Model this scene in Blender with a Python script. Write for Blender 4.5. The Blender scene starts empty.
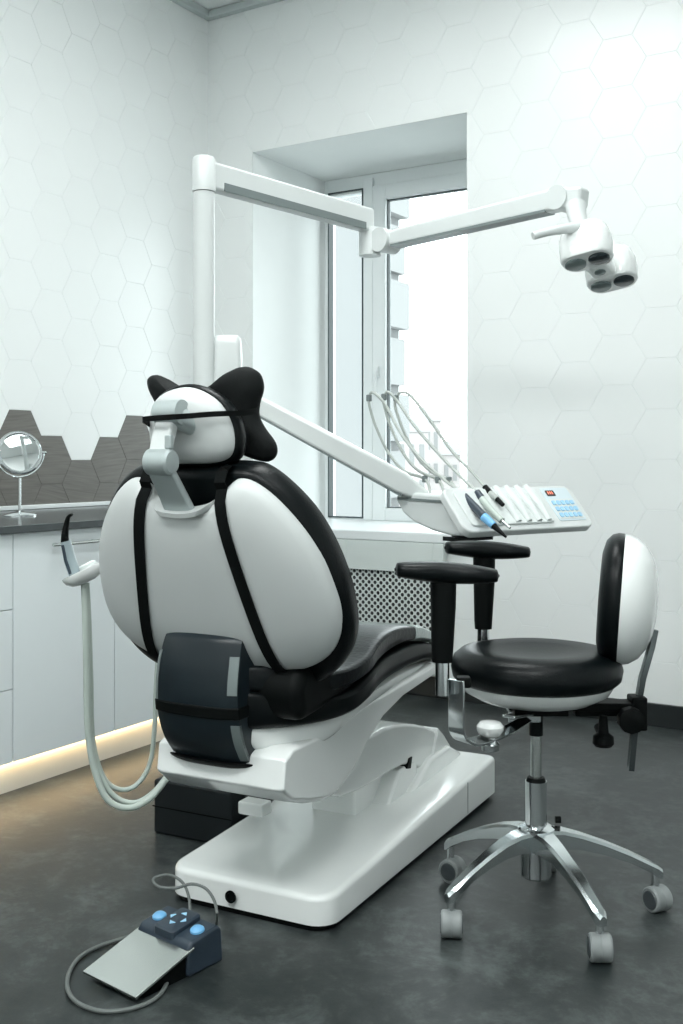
import bpy, bmesh, math, random
from math import sin, cos, pi, radians, sqrt
from mathutils import Matrix, Vector
from mathutils.bvhtree import BVHTree
random.seed(5)
SC = bpy.context.scene
COL = SC.collection

# ------------------------------------------------------------------ camera geometry (683 x 1024 frame)
F = 1068.0; CXP = 341.5; HY = 458.0
TH = radians(31.67); CAM = Vector((3.32, -4.13, 1.03))
def W(px, py, d):
    r = (px-CXP)/F; u = (HY-py)/F
    return Vector((CAM.x+(-sin(TH)+r*cos(TH))*d, CAM.y+(cos(TH)+r*sin(TH))*d, CAM.z+u*d))

# ------------------------------------------------------------------ materials
def mat(name, col, rough=.5, metal=0., coat=0., spec=.5, emit=None, estr=0., noise=0., nscale=8., bump=0., bscale=60., alpha=1.):
    m = bpy.data.materials.new(name); m.use_nodes = True
    nt = m.node_tree; b = nt.nodes['Principled BSDF']
    c = (*col, 1) if len(col) == 3 else col
    b.inputs['Base Color'].default_value = c
    b.inputs['Roughness'].default_value = rough
    b.inputs['Metallic'].default_value = metal
    b.inputs['Coat Weight'].default_value = coat
    b.inputs['Coat Roughness'].default_value = .08
    b.inputs['Specular IOR Level'].default_value = spec
    b.inputs['Alpha'].default_value = alpha
    if emit: b.inputs['Emission Color'].default_value = (*emit, 1); b.inputs['Emission Strength'].default_value = estr
    tc = nt.nodes.new('ShaderNodeTexCoord')
    n = nt.nodes.new('ShaderNodeTexNoise'); n.inputs['Scale'].default_value = nscale; n.inputs['Detail'].default_value = 5
    nt.links.new(tc.outputs['Object'], n.inputs['Vector'])
    mr = nt.nodes.new('ShaderNodeMapRange')
    k = max(noise, .02)
    mr.inputs['To Min'].default_value = 1-k; mr.inputs['To Max'].default_value = 1+k
    nt.links.new(n.outputs['Fac'], mr.inputs['Value'])
    mx = nt.nodes.new('ShaderNodeVectorMath'); mx.operation = 'SCALE'; mx.inputs[0].default_value = c[:3]
    nt.links.new(mr.outputs['Result'], mx.inputs['Scale']); nt.links.new(mx.outputs['Vector'], b.inputs['Base Color'])
    if bump:
        n2 = nt.nodes.new('ShaderNodeTexNoise'); n2.inputs['Scale'].default_value = bscale; n2.inputs['Detail'].default_value = 3
        nt.links.new(tc.outputs['Object'], n2.inputs['Vector'])
        bp = nt.nodes.new('ShaderNodeBump'); bp.inputs['Strength'].default_value = bump; bp.inputs['Distance'].default_value = .01
        nt.links.new(n2.outputs['Fac'], bp.inputs['Height']); nt.links.new(bp.outputs['Normal'], b.inputs['Normal'])
    return m

M = {}
M['tile'] = mat('white_ceramic_tile', (.83, .855, .85), .30, noise=.02, nscale=3)
M['grout'] = mat('pale_grout', (.79, .82, .815), .8)
M['paint'] = mat('white_wall_paint', (.83, .855, .85), .7)
M['ceil'] = mat('ceiling_paint', (.83, .855, .85), .8)
M['cornice'] = mat('grey_cornice', (.50, .55, .55), .6)
M['upvc'] = mat('white_upvc', (.80, .835, .84), .3)
M['gasket'] = mat('black_gasket', (.03, .05, .055), .5)
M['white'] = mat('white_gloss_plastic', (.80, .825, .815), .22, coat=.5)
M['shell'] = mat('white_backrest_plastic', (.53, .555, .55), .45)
M['armwhite'] = mat('white_lacquered_metal', (.62, .65, .645), .28)
M['leather'] = mat('black_leather', (.002, .0035, .004), .33, spec=.16, bump=.08, bscale=220)
M['cushtop'] = mat('black_vinyl', (.004, .006, .007), .36, spec=.22, bump=.10, bscale=90)
M['gloss'] = mat('black_gloss_plastic', (.003, .0045, .005), .34, spec=.12)
M['matte'] = mat('black_rubber', (.003, .004, .004), .5, spec=.10)
M['webbing'] = mat('black_webbing', (.003, .004, .004), .8, spec=.1, bump=.2, bscale=500)
M['fabric'] = mat('black_cushion_fabric', (.0035, .005, .005), .7, spec=.2, bump=.15, bscale=400)
M['panel'] = mat('dark_slate_plastic', (.009, .015, .019), .33, spec=.28)
M['bluegrey'] = mat('blue_grey_plastic', (.024, .038, .055), .4)
M['greystrip'] = mat('grey_strip_plastic', (.16, .19, .19), .4)
M['alu'] = mat('silver_painted_aluminium', (.40, .45, .45), .38, metal=.35)
M['chrome'] = mat('polished_chrome', (.72, .75, .76), .12, metal=1.)
M['darkchrome'] = mat('dark_chrome', (.16, .18, .185), .14, metal=1.)
M['polished'] = mat('polished_aluminium', (.66, .70, .71), .17, metal=1.)
M['brushed'] = mat('brushed_steel', (.60, .63, .61), .26, metal=1.)
M['caster'] = mat('grey_caster_nylon', (.24, .26, .26), .5)
M['casterhub'] = mat('dark_caster_hub', (.06, .07, .075), .3)
M['hose'] = mat('pale_grey_hose', (.44, .50, .46), .42)
M['hose2'] = mat('light_silicone_hose', (.40, .43, .41), .45)
M['cable'] = mat('grey_pedal_cable', (.13, .145, .14), .45)
M['blue'] = mat('light_blue_button', (.16, .42, .70), .35)
M['paleblue'] = mat('pale_blue_key', (.33, .58, .78), .4)
M['keyframe'] = mat('key_panel_film', (.60, .69, .73), .35)
M['display'] = mat('dark_display', (.03, .025, .025), .15)
M['digit'] = mat('lit_digit', (.6, .15, .1), .4, emit=(1, .25, .15), estr=1.)
M['cab'] = mat('pale_blue_grey_laminate', (.78, .83, .845), .36)
M['cabin'] = mat('cabinet_shadow_gap', (.25, .30, .31), .6)
M['counter'] = mat('dark_grey_stone', (.052, .062, .065), .2, noise=.25, nscale=25)
M['plinth'] = mat('white_plinth', (.72, .72, .68), .45)
M['led'] = mat('warm_led', (1, .8, .55), .5, emit=(1, .74, .42), estr=19.)
M['mirror'] = mat('mirror_silver', (.80, .83, .83), .03, metal=1.)
M['baseb'] = mat('dark_skirting', (.015, .019, .02), .35)
M['grille'] = mat('white_perforated_metal', (.66, .71, .69), .45)
M['niche'] = mat('dark_niche_shade', (.05, .055, .055), .7)  # shade of the niche behind the grille, put into the backing's colour
M['boxdark'] = mat('charcoal_plastic', (.010, .014, .016), .5, spec=.3)
M['lens'] = mat('dark_lamp_lens', (.03, .04, .045), .1)
M['lens2'] = mat('grey_lamp_lens', (.16, .20, .20), .12)
M['bagwhite'] = mat('white_silicone', (.66, .70, .69), .5)
M['nozzle'] = mat('grey_nozzle', (.28, .34, .36), .35)
M['film'] = mat('clear_foil_wrap', (.50, .56, .55), .25, bump=.4, bscale=60)
M['stucco'] = mat('neighbour_stucco', (.165, .172, .173), .9, noise=.03)
M['quoin'] = mat('neighbour_quoin', (.20, .206, .206), .9)
M['brickpink'] = mat('distant_facade', (.34, .322, .318), .9)
M['lampdiff'] = mat('lamp_diffuser', (.9, .9, .9), .5, emit=(.93, 1, .99), estr=1.)
M['pavement'] = mat('outdoor_ground', (.45, .47, .47), .9)

def floor_material():
    m = bpy.data.materials.new('charcoal_vinyl_floor'); m.use_nodes = True
    nt = m.node_tree; L = nt.links.new; b = nt.nodes['Principled BSDF']
    tc = nt.nodes.new('ShaderNodeTexCoord')
    def noise(s, det, rough=.6, dist=0):
        n = nt.nodes.new('ShaderNodeTexNoise'); n.inputs['Scale'].default_value = s; n.inputs['Detail'].default_value = det
        n.inputs['Roughness'].default_value = rough; n.inputs['Distortion'].default_value = dist
        L(tc.outputs['Object'], n.inputs['Vector']); return n
    a = noise(4.6, 12, .78, .5); c = noise(26, 8, .7)
    mul = nt.nodes.new('ShaderNodeMath'); mul.operation = 'MULTIPLY_ADD'; mul.inputs[1].default_value = .42
    L(c.outputs['Fac'], mul.inputs[0]); L(a.outputs['Fac'], mul.inputs[2])
    r = nt.nodes.new('ShaderNodeValToRGB')
    r.color_ramp.elements[0].position = .55; r.color_ramp.elements[0].color = (.008, .013, .0135, 1)
    r.color_ramp.elements[1].position = .88; r.color_ramp.elements[1].color = (.068, .080, .079, 1)
    e = r.color_ramp.elements.new(.70); e.color = (.020, .025, .025, 1)
    L(mul.outputs[0], r.inputs['Fac']); L(r.outputs['Color'], b.inputs['Base Color'])
    mr = nt.nodes.new('ShaderNodeMapRange'); mr.inputs['To Min'].default_value = .34; mr.inputs['To Max'].default_value = .5
    L(a.outputs['Fac'], mr.inputs['Value']); L(mr.outputs['Result'], b.inputs['Roughness'])
    bp = nt.nodes.new('ShaderNodeBump'); bp.inputs['Strength'].default_value = .25; bp.inputs['Distance'].default_value = .003
    L(mul.outputs[0], bp.inputs['Height']); L(bp.outputs['Normal'], b.inputs['Normal'])
    return m
M['floor'] = floor_material()

def wood_material():
    m = bpy.data.materials.new('grey_wood_tile'); m.use_nodes = True
    nt = m.node_tree; L = nt.links.new; b = nt.nodes['Principled BSDF']
    tc = nt.nodes.new('ShaderNodeTexCoord')
    at = nt.nodes.new('ShaderNodeAttribute'); at.attribute_name = 'tile_turn'
    rot = nt.nodes.new('ShaderNodeVectorRotate'); rot.rotation_type = 'X_AXIS'
    L(tc.outputs['Object'], rot.inputs['Vector']); L(at.outputs['Fac'], rot.inputs['Angle'])
    mp = nt.nodes.new('ShaderNodeMapping'); mp.inputs['Scale'].default_value = (1, 6, 130)
    L(rot.outputs['Vector'], mp.inputs['Vector'])
    n = nt.nodes.new('ShaderNodeTexNoise'); n.inputs['Scale'].default_value = 1.; n.inputs['Detail'].default_value = 6; n.inputs['Distortion'].default_value = .4
    L(mp.outputs['Vector'], n.inputs['Vector'])
    r = nt.nodes.new('ShaderNodeValToRGB')
    r.color_ramp.elements[0].position = .3; r.color_ramp.elements[0].color = (.105, .100, .090, 1)
    r.color_ramp.elements[1].position = .72; r.color_ramp.elements[1].color = (.165, .158, .142, 1)
    L(n.outputs['Fac'], r.inputs['Fac']); L(r.outputs['Color'], b.inputs['Base Color'])
    b.inputs['Roughness'].default_value = .45
    return m
M['wood'] = wood_material()

def glass_material():
    m = bpy.data.materials.new('window_glass'); m.use_nodes = True
    nt = m.node_tree; nt.nodes.clear(); L = nt.links.new
    o = nt.nodes.new('ShaderNodeOutputMaterial'); mx = nt.nodes.new('ShaderNodeMixShader')
    t = nt.nodes.new('ShaderNodeBsdfTransparent'); t.inputs['Color'].default_value = (.95, .98, .98, 1)
    g = nt.nodes.new('ShaderNodeBsdfGlossy'); g.inputs['Roughness'].default_value = .02
    lw = nt.nodes.new('ShaderNodeLayerWeight'); lw.inputs['Blend'].default_value = .15
    L(lw.outputs['Fresnel'], mx.inputs['Fac']); L(t.outputs[0], mx.inputs[1]); L(g.outputs[0], mx.inputs[2]); L(mx.outputs[0], o.inputs[0])
    return m
M['glass'] = glass_material()

# ------------------------------------------------------------------ object helpers
FR = {}                                    # root object name -> inverse matrix
def link(o): COL.objects.link(o); return o
def thing(name, label, cat, loc=(0, 0, 0), rotz=0., group=None):
    o = link(bpy.data.objects.new(name, None)); o.empty_display_size = .05
    o.location = loc; o.rotation_euler = (0, 0, rotz)
    o['label'] = label; o['category'] = cat
    if group: o['group'] = group
    FR[o.name] = (Matrix.Translation(Vector(loc)) @ Matrix.Rotation(rotz, 4, 'Z')).inverted()
    return o
def inv_of(p):
    while p.parent: p = p.parent
    return FR[p.name]
def mk(name, bm, m, parent=None, world=False, smooth=True, angle=35, label=None, bevel=0., seg=2, solid=0.):
    """link a bmesh as one object; world=True: coordinates are world ones"""
    if parent is not None and world:
        bm.transform(inv_of(parent))
    loc = Vector((0, 0, 0))
    if parent is None:
        xs = [v.co for v in bm.verts]
        loc = Vector(((min(v.x for v in xs)+max(v.x for v in xs))/2, (min(v.y for v in xs)+max(v.y for v in xs))/2, min(v.z for v in xs)))
        bm.transform(Matrix.Translation(-loc))
    bmesh.ops.recalc_face_normals(bm, faces=bm.faces[:])
    me = bpy.data.meshes.new(name)
    bm.to_mesh(me); bm.free()
    for x in (m if isinstance(m, (list, tuple)) else [m]): me.materials.append(x)
    if smooth:
        for p in me.polygons: p.use_smooth = True
        me.set_sharp_from_angle(angle=radians(angle))
    o = link(bpy.data.objects.new(name, me)); o.location = loc
    if parent is not None: o.parent = parent
    else: FR[o.name] = Matrix.Translation(-loc)
    if label: o['label'] = label
    if solid:
        md = o.modifiers.new('Solidify', 'SOLIDIFY'); md.thickness = solid; md.offset = 0
    if bevel:
        md = o.modifiers.new('Bevel', 'BEVEL'); md.width = bevel; md.segments = seg; md.limit_method = 'ANGLE'; md.angle_limit = radians(40)
        md.harden_normals = True
    return o
def tag(o, label, cat, group=None):
    o['label'] = label; o['category'] = cat
    if group: o['group'] = group
    return o
def struct(o): o['kind'] = 'structure'; return o

def box(bm, c, s, rot=None):
    r = bmesh.ops.create_cube(bm, size=1)
    mt = Matrix.Translation(Vector(c)) @ (rot.to_4x4() if rot is not None else Matrix()) @ Matrix.Diagonal((*s, 1))
    bmesh.ops.transform(bm, matrix=mt, verts=r['verts']); return r['verts']
def nb(): return bmesh.new()
def bx(c, s, rot=None):
    b = nb(); box(b, c, s, rot); return b
def bx2(a, b_):                           # box from min corner to max corner
    return bx([(a[i]+b_[i])/2 for i in range(3)], [abs(b_[i]-a[i]) for i in range(3)])
def rings(bm, R, closed=True, cap0=True, cap1=True):
    V = [[bm.verts.new(p) for p in r] for r in R]
    n = len(V[0])
    for i in range(len(V)-1):
        for j in range(n if closed else n-1):
            a, b, c, d = V[i][j], V[i][(j+1) % n], V[i+1][(j+1) % n], V[i+1][j]
            bm.faces.new((a, b, c, d))
    if closed and cap0: bm.faces.new(V[0][::-1])
    if closed and cap1: bm.faces.new(V[-1])
    return V
def smoothpath(P, n=8):
    """Catmull-Rom through points"""
    P = [Vector(p) for p in P]; out = []
    Q = [P[0]*2-P[1]]+P+[P[-1]*2-P[-2]]
    for i in range(1, len(Q)-2):
        p0, p1, p2, p3 = Q[i-1:i+3]
        for k in range(n):
            t = k/n
            out.append(.5*((2*p1)+(p2-p0)*t+(2*p0-5*p1+4*p2-p3)*t*t+(3*p1-p0-3*p2+p3)*t**3))
    out.append(P[-1]); return out
def tube(bm, P, r, n=12, up=None, sy=1.):
    """round (or flattened, sy) tube along points; r number or list"""
    P = [Vector(p) for p in P]; m = len(P)
    rr = r if isinstance(r, (list, tuple)) else [r]*m
    if len(rr) != m: rr = [rr[min(len(rr)-1, int(i/(m-1)*(len(rr)-1)))]*(1-((i/(m-1)*(len(rr)-1)) % 1))+rr[min(len(rr)-1, int(i/(m-1)*(len(rr)-1))+1)]*((i/(m-1)*(len(rr)-1)) % 1) for i in range(m)]
    T = [(P[min(i+1, m-1)]-P[max(i-1, 0)]).normalized() for i in range(m)]
    u = Vector(up) if up else (Vector((0, 0, 1)) if abs(T[0].z) < .9 else Vector((1, 0, 0)))
    R = []
    for i in range(m):
        u = (u-T[i]*u.dot(T[i])).normalized(); v = T[i].cross(u)
        R.append([P[i]+u*(cos(2*pi*k/n)*rr[i]*sy)+v*(sin(2*pi*k/n)*rr[i]) for k in range(n)])
    rings(bm, R); return bm
def tb(P, r, n=12, up=None, sy=1.): return tube(nb(), P, r, n, up, sy)
def bar(bm, P, w, h, up=(0, 0, 1)):
    """rectangular bar along points: w across, h along up; w/h numbers or lists"""
    P = [Vector(p) for p in P]; m = len(P); u0 = Vector(up); R = []
    ws = w if isinstance(w, (list, tuple)) else [w]*m; hs = h if isinstance(h, (list, tuple)) else [h]*m
    for i in range(m):
        t = (P[min(i+1, m-1)]-P[max(i-1, 0)]).normalized(); u = (u0-t*u0.dot(t)).normalized(); v = t.cross(u)
        a, b = v*ws[i]/2, u*hs[i]/2
        R.append([P[i]-a-b, P[i]+a-b, P[i]+a+b, P[i]-a+b])
    rings(bm, R); return bm
def lathe(bm, prof, n=32, mt=None, cap=True):
    """prof: (r, z) list, bottom to top"""
    R = [[Vector((max(r, 1e-4)*cos(2*pi*k/n), max(r, 1e-4)*sin(2*pi*k/n), z)) for k in range(n)] for r, z in prof]
    if mt is not None: R = [[mt @ p for p in r] for r in R]
    rings(bm, R, cap0=cap, cap1=cap); return bm
def prism(bm, poly, a, b, axis='x'):
    """polygon (2D) extruded between a and b along axis; poly coords are the other two axes in order"""
    def P(p, t):
        return {'x': (t, p[0], p[1]), 'y': (p[0], t, p[1]), 'z': (p[0], p[1], t)}[axis]
    rings(bm, [[P(p, a) for p in poly], [P(p, b) for p in poly]]); return bm
def rrect(cx, cy, hx, hy, r, n=5):
    out = []
    for sx, sy, a0 in ((1, 1, 0), (-1, 1, 90), (-1, -1, 180), (1, -1, 270)):
        for k in range(n+1):
            a = radians(a0+90*k/n)
            out.append((cx+sx*(hx-r)+r*cos(a), cy+sy*(hy-r)+r*sin(a)))
    return out
def interp(tab, y):
    if y <= tab[0][0]: return tab[0][1:]
    for a, b in zip(tab, tab[1:]):
        if y <= b[0]:
            t = (y-a[0])/(b[0]-a[0]); return tuple(a[i]*(1-t)+b[i]*t for i in range(1, len(a)))
    return tab[-1][1:]
def sgnpow(v, e): return math.copysign(abs(v)**e, v)
def loft_y(bm, tab, exp=.45, n=36, sub=6, dish=0.):
    """superelliptic cross-sections along y. tab: (y, halfwidth, zbottom, ztop)"""
    pts = smoothpath([Vector((t[0], t[1], 0)) for t in tab], sub); zz = smoothpath([Vector((t[0], t[2], t[3])) for t in tab], sub)
    R = []
    for p, z in zip(pts, zz):
        w = max(p.y, .002); zc = (z.y+z.z)/2; h = max((z.z-z.y)/2, .001); r = []
        for k in range(n):
            a = 2*pi*k/n; cx, sz = sgnpow(cos(a), exp), sgnpow(sin(a), exp)
            dz = -dish*(1-cx*cx) if sz > 0 else 0
            r.append(Vector((w*cx, p.x, zc+h*sz+dz*max(0, sz))))
        R.append(r)
    rings(bm, R); return bm

# ================================================================== CAMERA
cd = bpy.data.cameras.new('camera'); cam = link(bpy.data.objects.new('camera', cd))
cam.location = CAM; cam.rotation_euler = (pi/2, 0, TH)
cd.sensor_fit = 'VERTICAL'; cd.sensor_height = 36; cd.lens = F*36/1024
cd.shift_y = -(512-HY)/1024; cd.shift_x = 0; cd.clip_start = .02; cd.clip_end = 200
SC.camera = cam

# ================================================================== ROOM
H = 3.215; RX, RY = 4.7, -5.3
WX0, WX1, WZ0, WZ1, WY = .272, 1.397, .70, 2.495, .62        # window opening
struct(mk('floor', bx2((-.15, RY-.1, -.1), (RX+.1, .75, 0)), M['floor'], smooth=False))
struct(mk('ceiling', bx2((-.15, RY-.1, H), (RX+.1, .75, H+.1)), M['ceil'], smooth=False))

def hexwall(u0, u1, v0, v1, cu, cv, sp, hh, hole=None, wood=None, seed=1, raise_=.0016):
    """hex-tiled wall as 2D faces (u, v, height) -> list; tiles are flat-topped hexes"""
    bm = nb(); lay = bm.faces.layers.float.new('tile_turn'); rnd = random.Random(seed)
    side = sp/1.5; gap = .0008
    def ring(c, k, h):
        s = side-k; hv = hh/2-k*.866
        return [bm.verts.new((c[0]+x*s/ side*side if False else c[0]+x*s, c[1]+y*hv, h)) for x, y in ((1, 0), (.5, 1), (-.5, 1), (-1, 0), (-.5, -1), (.5, -1))]
    i0 = int((u0-cu)/sp)-2; i1 = int((u1-cu)/sp)+2
    for i in range(i0, i1+1):
        off = hh/2 if i % 2 else 0
        j0 = int((v0-cv)/hh)-2; j1 = int((v1-cv)/hh)+2
        for j in range(j0, j1+1):
            c = (cu+i*sp, cv+off+j*hh)
            a = ring(c, 0, 0); b = ring(c, gap, 0); d = ring(c, gap+.0012, raise_)
            w = 2 if (wood and wood(i, c[1])) else 0
            turn = rnd.choice((0., 0., .12, -.1, .2))
            for k in range(6):
                q = (k+1) % 6
                f = bm.faces.new((a[k], a[q], b[q], b[k])); f.material_index = 2 if w else 1; f[lay] = 1.2
                f = bm.faces.new((b[k], b[q], d[q], d[k])); f.material_index = w; f[lay] = turn
            f = bm.faces.new(d); f.material_index = w; f[lay] = turn
    bmesh.ops.remove_doubles(bm, verts=bm.verts[:], dist=.00005)
    def cut(co, no, clear):
        g = bm.verts[:]+bm.edges[:]+bm.faces[:]
        bmesh.ops.bisect_plane(bm, geom=g, plane_co=co, plane_no=no, clear_outer=clear, clear_inner=False)
    cut((u0, 0, 0), (-1, 0, 0), True); cut((u1, 0, 0), (1, 0, 0), True)
    cut((0, v0, 0), (0, -1, 0), True); cut((0, v1, 0), (0, 1, 0), True)
    if hole:
        a, b, c, d = hole
        cut((a, 0, 0), (1, 0, 0), False); cut((b, 0, 0), (1, 0, 0), False); cut((0, c, 0), (0, 1, 0), False); cut((0, d, 0), (0, 1, 0), False)
        dele = [f for f in bm.faces if a < f.calc_center_median().x < b and c < f.calc_center_median().y < d]
        bmesh.ops.delete(bm, geom=dele, context='FACES')
    return bm

def wallbody(bm_tiles, mt, boxes):
    """tile skin mapped by mt + solid boxes behind it, material slot 3"""
    bm_tiles.transform(mt)
    n0 = len(bm_tiles.faces)
    for a, b in boxes:
        vs = box(bm_tiles, [(a[i]+b[i])/2 for i in range(3)], [b[i]-a[i] for i in range(3)])
        for f in {f for v in vs for f in v.link_faces}: f.material_index = 3
    return bm_tiles
def wallobj(name, bm, loc=(0, 0, 0)):
    me = bpy.data.meshes.new(name); bm.to_mesh(me); bm.free()
    for k in ('tile', 'grout', 'wood', 'paint'): me.materials.append(M[k])
    o = link(bpy.data.objects.new(name, me)); return struct(o)

# back wall (plane y = 0, facing -y), with the deep window opening
E_ = .0012
hb = hexwall(0, RX, 0, H, 1.873, 1.3165, .1706, .1945, hole=(WX0, WX1, WZ0-.02, WZ1), seed=3)
mtb = Matrix(((1, 0, 0, 0), (0, 0, -1, 0), (0, 1, 0, 0), (0, 0, 0, 1)))
wb = wallbody(hb, mtb, [((-.15, E_, 0), (WX0, .75, H)), ((WX1, E_, 0), (RX+.1, .75, H)), ((WX0, E_, WZ1), (WX1, .75, H)), ((WX0, E_, 0), (WX1, .75, WZ0-.02))])
wallobj('wall_back', wb)
# left wall (plane x = 0, facing +x) with the grey wood-look tiles above the worktop
WT = {0: 1.04, -1: 1.14, -2: 1.25, -3: 1.14, 1: 1.14, 2: 1.25, 3: 1.14, 4: 1.04, 5: 1.14, -4: 1.04, -5: 1.14, -6: 1.25}
def iswood(i, z):                          # i counts columns from y = -.853
    return z < WT.get(i, 1.1)-.05
hl = hexwall(RY, 0, 0, H, -.853, 1.121, .1655, .199, wood=lambda i, z: iswood(i, z), seed=9)
mtl = Matrix(((0, 0, 1, 0), (1, 0, 0, 0), (0, 1, 0, 0), (0, 0, 0, 1)))
wl = wallbody(hl, mtl, [((-.15, RY-.1, 0), (-E_, -.0, H))])
wallobj('wall_left', wl)
struct(mk('wall_right', bx2((RX, RY, 0), (RX+.1, 0, H)), M['paint'], smooth=False))
struct(mk('wall_front', bx2((0, RY-.1, 0), (RX, RY, H)), M['paint'], smooth=False))
struct(mk('baseboard_back', bx2((0, -.014, 0), (RX, -.0005, .088)), M['baseb'], bevel=.003))
b = nb(); box(b, (RX/2, -.02, H-.02), (RX, .04, .036)); struct(mk('trim_1', b, M['cornice'], bevel=.006))
b = nb(); box(b, (.02, RY/2, H-.02), (.04, -RY-.08, .036)); struct(mk('trim_2', b, M['cornice'], bevel=.006))

# window in the opening: outer frame, fixed left sash, right sash
win = link(bpy.data.objects.new('window_1', None)); win.location = ((WX0+WX1)/2, WY, WZ0); win['kind'] = 'structure'
FR[win.name] = Matrix.Translation(-Vector(win.location))
def frame(x0, x1, z0, z1, y0, y1, w, wb=None, wt=None):
    wb = wb or w; wt = wt or w; b = nb()
    for a, c in (((x0, y0, z0), (x0+w, y1, z1)), ((x1-w, y0, z0), (x1, y1, z1)), ((x0+w, y0, z1-wt), (x1-w, y1, z1)), ((x0+w, y0, z0), (x1-w, y1, z0+wb))):
        box(b, [(a[i]+c[i])/2 for i in range(3)], [c[i]-a[i] for i in range(3)])
    return b
mk('frame', frame(WX0, WX1, WZ0-.01, WZ1, WY+.02, WY+.09, .02, .028, .085), M['upvc'], win, True, bevel=.003)
b = nb(); box(b, (.548, WY+.045, 1.59), (.055, .09, 1.76)); mk('mullion', b, M['upvc'], win, True, bevel=.004)
s1 = mk('sash', frame(.287, .53, WZ0+.0, 2.44, WY+.01, WY+.07, .016, .02), M['upvc'], win, True, bevel=.003)
mk('gasket', frame(.302, .516, WZ0+.018, 2.425, WY+.005, WY+.05, .006), M['gasket'], s1, True, smooth=False)
mk('pane', bx2((.307, WY+.036, WZ0+.02), (.513, WY+.042, 2.423)), M['glass'], s1, True, smooth=False)
s2 = mk('sash', frame(.578, 1.375, WZ0+.01, 2.425, WY-.005, WY+.06, .075, .065), M['upvc'], win, True, bevel=.005)
mk('gasket', frame(.651, 1.302, WZ0+.073, 2.352, WY+.02, WY+.045, .007), M['gasket'], s2, True, smooth=False)
mk('pane', bx2((.656, WY+.03, WZ0+.078), (1.297, WY+.036, 2.347)), M['glass'], s2, True, smooth=False)
b = nb(); box(b, (.615, WY-.02, 1.47), (.022, .03, .05)); tube(b, [(.615, WY-.035, 1.47), (.615, WY-.04, 1.36)], .008)
mk('window_handle', b, M['upvc'], win, True)
b = nb(); box(b, ((WX0+WX1)/2, .33-.02, WZ0-.0125), (WX1-WX0+.02, .66+.06, .045))
sill = tag(mk('window_sill', b, M['upvc'], bevel=.008, seg=3), 'white window sill board across the deep window recess', 'window sill')
sill['kind'] = 'structure'

# radiator cover below the sill
rc = thing('radiator_cover', 'white perforated radiator cover under the window sill', 'radiator cover', (1.04, -.03, .0))
CX0, CX1, CZ0, CZ1 = .78, 1.31, .10, .665
b = frame(CX0, CX1, CZ0, CZ1, -.05, -.016, .05, .06, .13)
mk('cover_frame', b, M['grille'], rc, True, bevel=.003)
def perforated(x0, x1, z0, z1, p, r, y):
    bm = nb(); cache = {}
    def V(x, z):
        k = (round(x, 4), round(z, 4))
        if k not in cache: cache[k] = bm.verts.new((x, y, z))
        return cache[k]
    ni = int((x1-x0)/p*2); nj = int((z1-z0)/p*2); h = p/2
    for i in range(ni):
        for j in range(nj):
            if (i+j) % 2: continue
            cx, cz = x0+i*h+h, z0+j*h+h
            if cx+h > x1 or cz+h > z1+.001: continue
            c = [(h, 0), (h/2, h/2), (0, h), (-h/2, h/2), (-h, 0), (-h/2, -h/2), (0, -h), (h/2, -h/2)]
            o = [V(cx+a, cz+b2) for a, b2 in c]
            n = [V(cx+r*cos(k*pi/4), cz+r*sin(k*pi/4)) for k in range(8)]
            for k in range(8): bm.faces.new((o[k], o[(k+1) % 8], n[(k+1) % 8], n[k]))
    return bm
mk('grille', perforated(CX0+.035, CX1-.03, .145, .555, .0305, .0086, -.034), M['grille'], rc, True, smooth=False, solid=.002)
b = nb(); box(b, (1.045, -.009, .34), (.46, .008, .42))
for i in range(8): box(b, (.845+i*.057, -.018, .34), (.03, .008, .38))
mk('radiator_panel', b, M['niche'], rc, True, smooth=False)

# ceiling lamps (four square LED panels above and behind the camera's view)
for i, (x, y) in enumerate(((1.75, -1.5), (3.2, -2.3), (1.5, -4.0), (3.1, -4.0))):
    lp = thing('ceiling_lamp', ['square ceiling lamp panel nearest the left corner', 'square ceiling lamp panel on the window side, right', 'square ceiling lamp panel far from the window, left', 'square ceiling lamp panel far from the window, right'][i], 'ceiling lamp', (x, y, H), 0, 'square ceiling lamps')
    b = frame(-.5, .5, -.5, .5, -.02, 0, .02); b.transform(Matrix.Rotation(pi/2, 4, 'X') @ Matrix.Identity(4)); b.transform(Matrix.Translation((0, 0, -.03)))
    mk('lamp_frame', b, M['upvc'], lp)
    mk('diffuser', bx((0, 0, -.015), (.96, .96, .01)), M['lampdiff'], lp, smooth=False)
    ld = bpy.data.lights.new('ceiling_light', 'AREA'); ld.shape = 'SQUARE'; ld.size = .96; ld.energy = (31, 12, 52, 50)[i]; ld.color = (.965, 1., .99)
    lo = link(bpy.data.objects.new('ceiling_light', ld)); lo.location = (x, y, H-.04)

# ================================================================== OUTSIDE THE WINDOW
nbh = thing('neighbour_building', 'pale rendered building with corner blocks outside the window', 'building', (-6, 14, -6))
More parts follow.
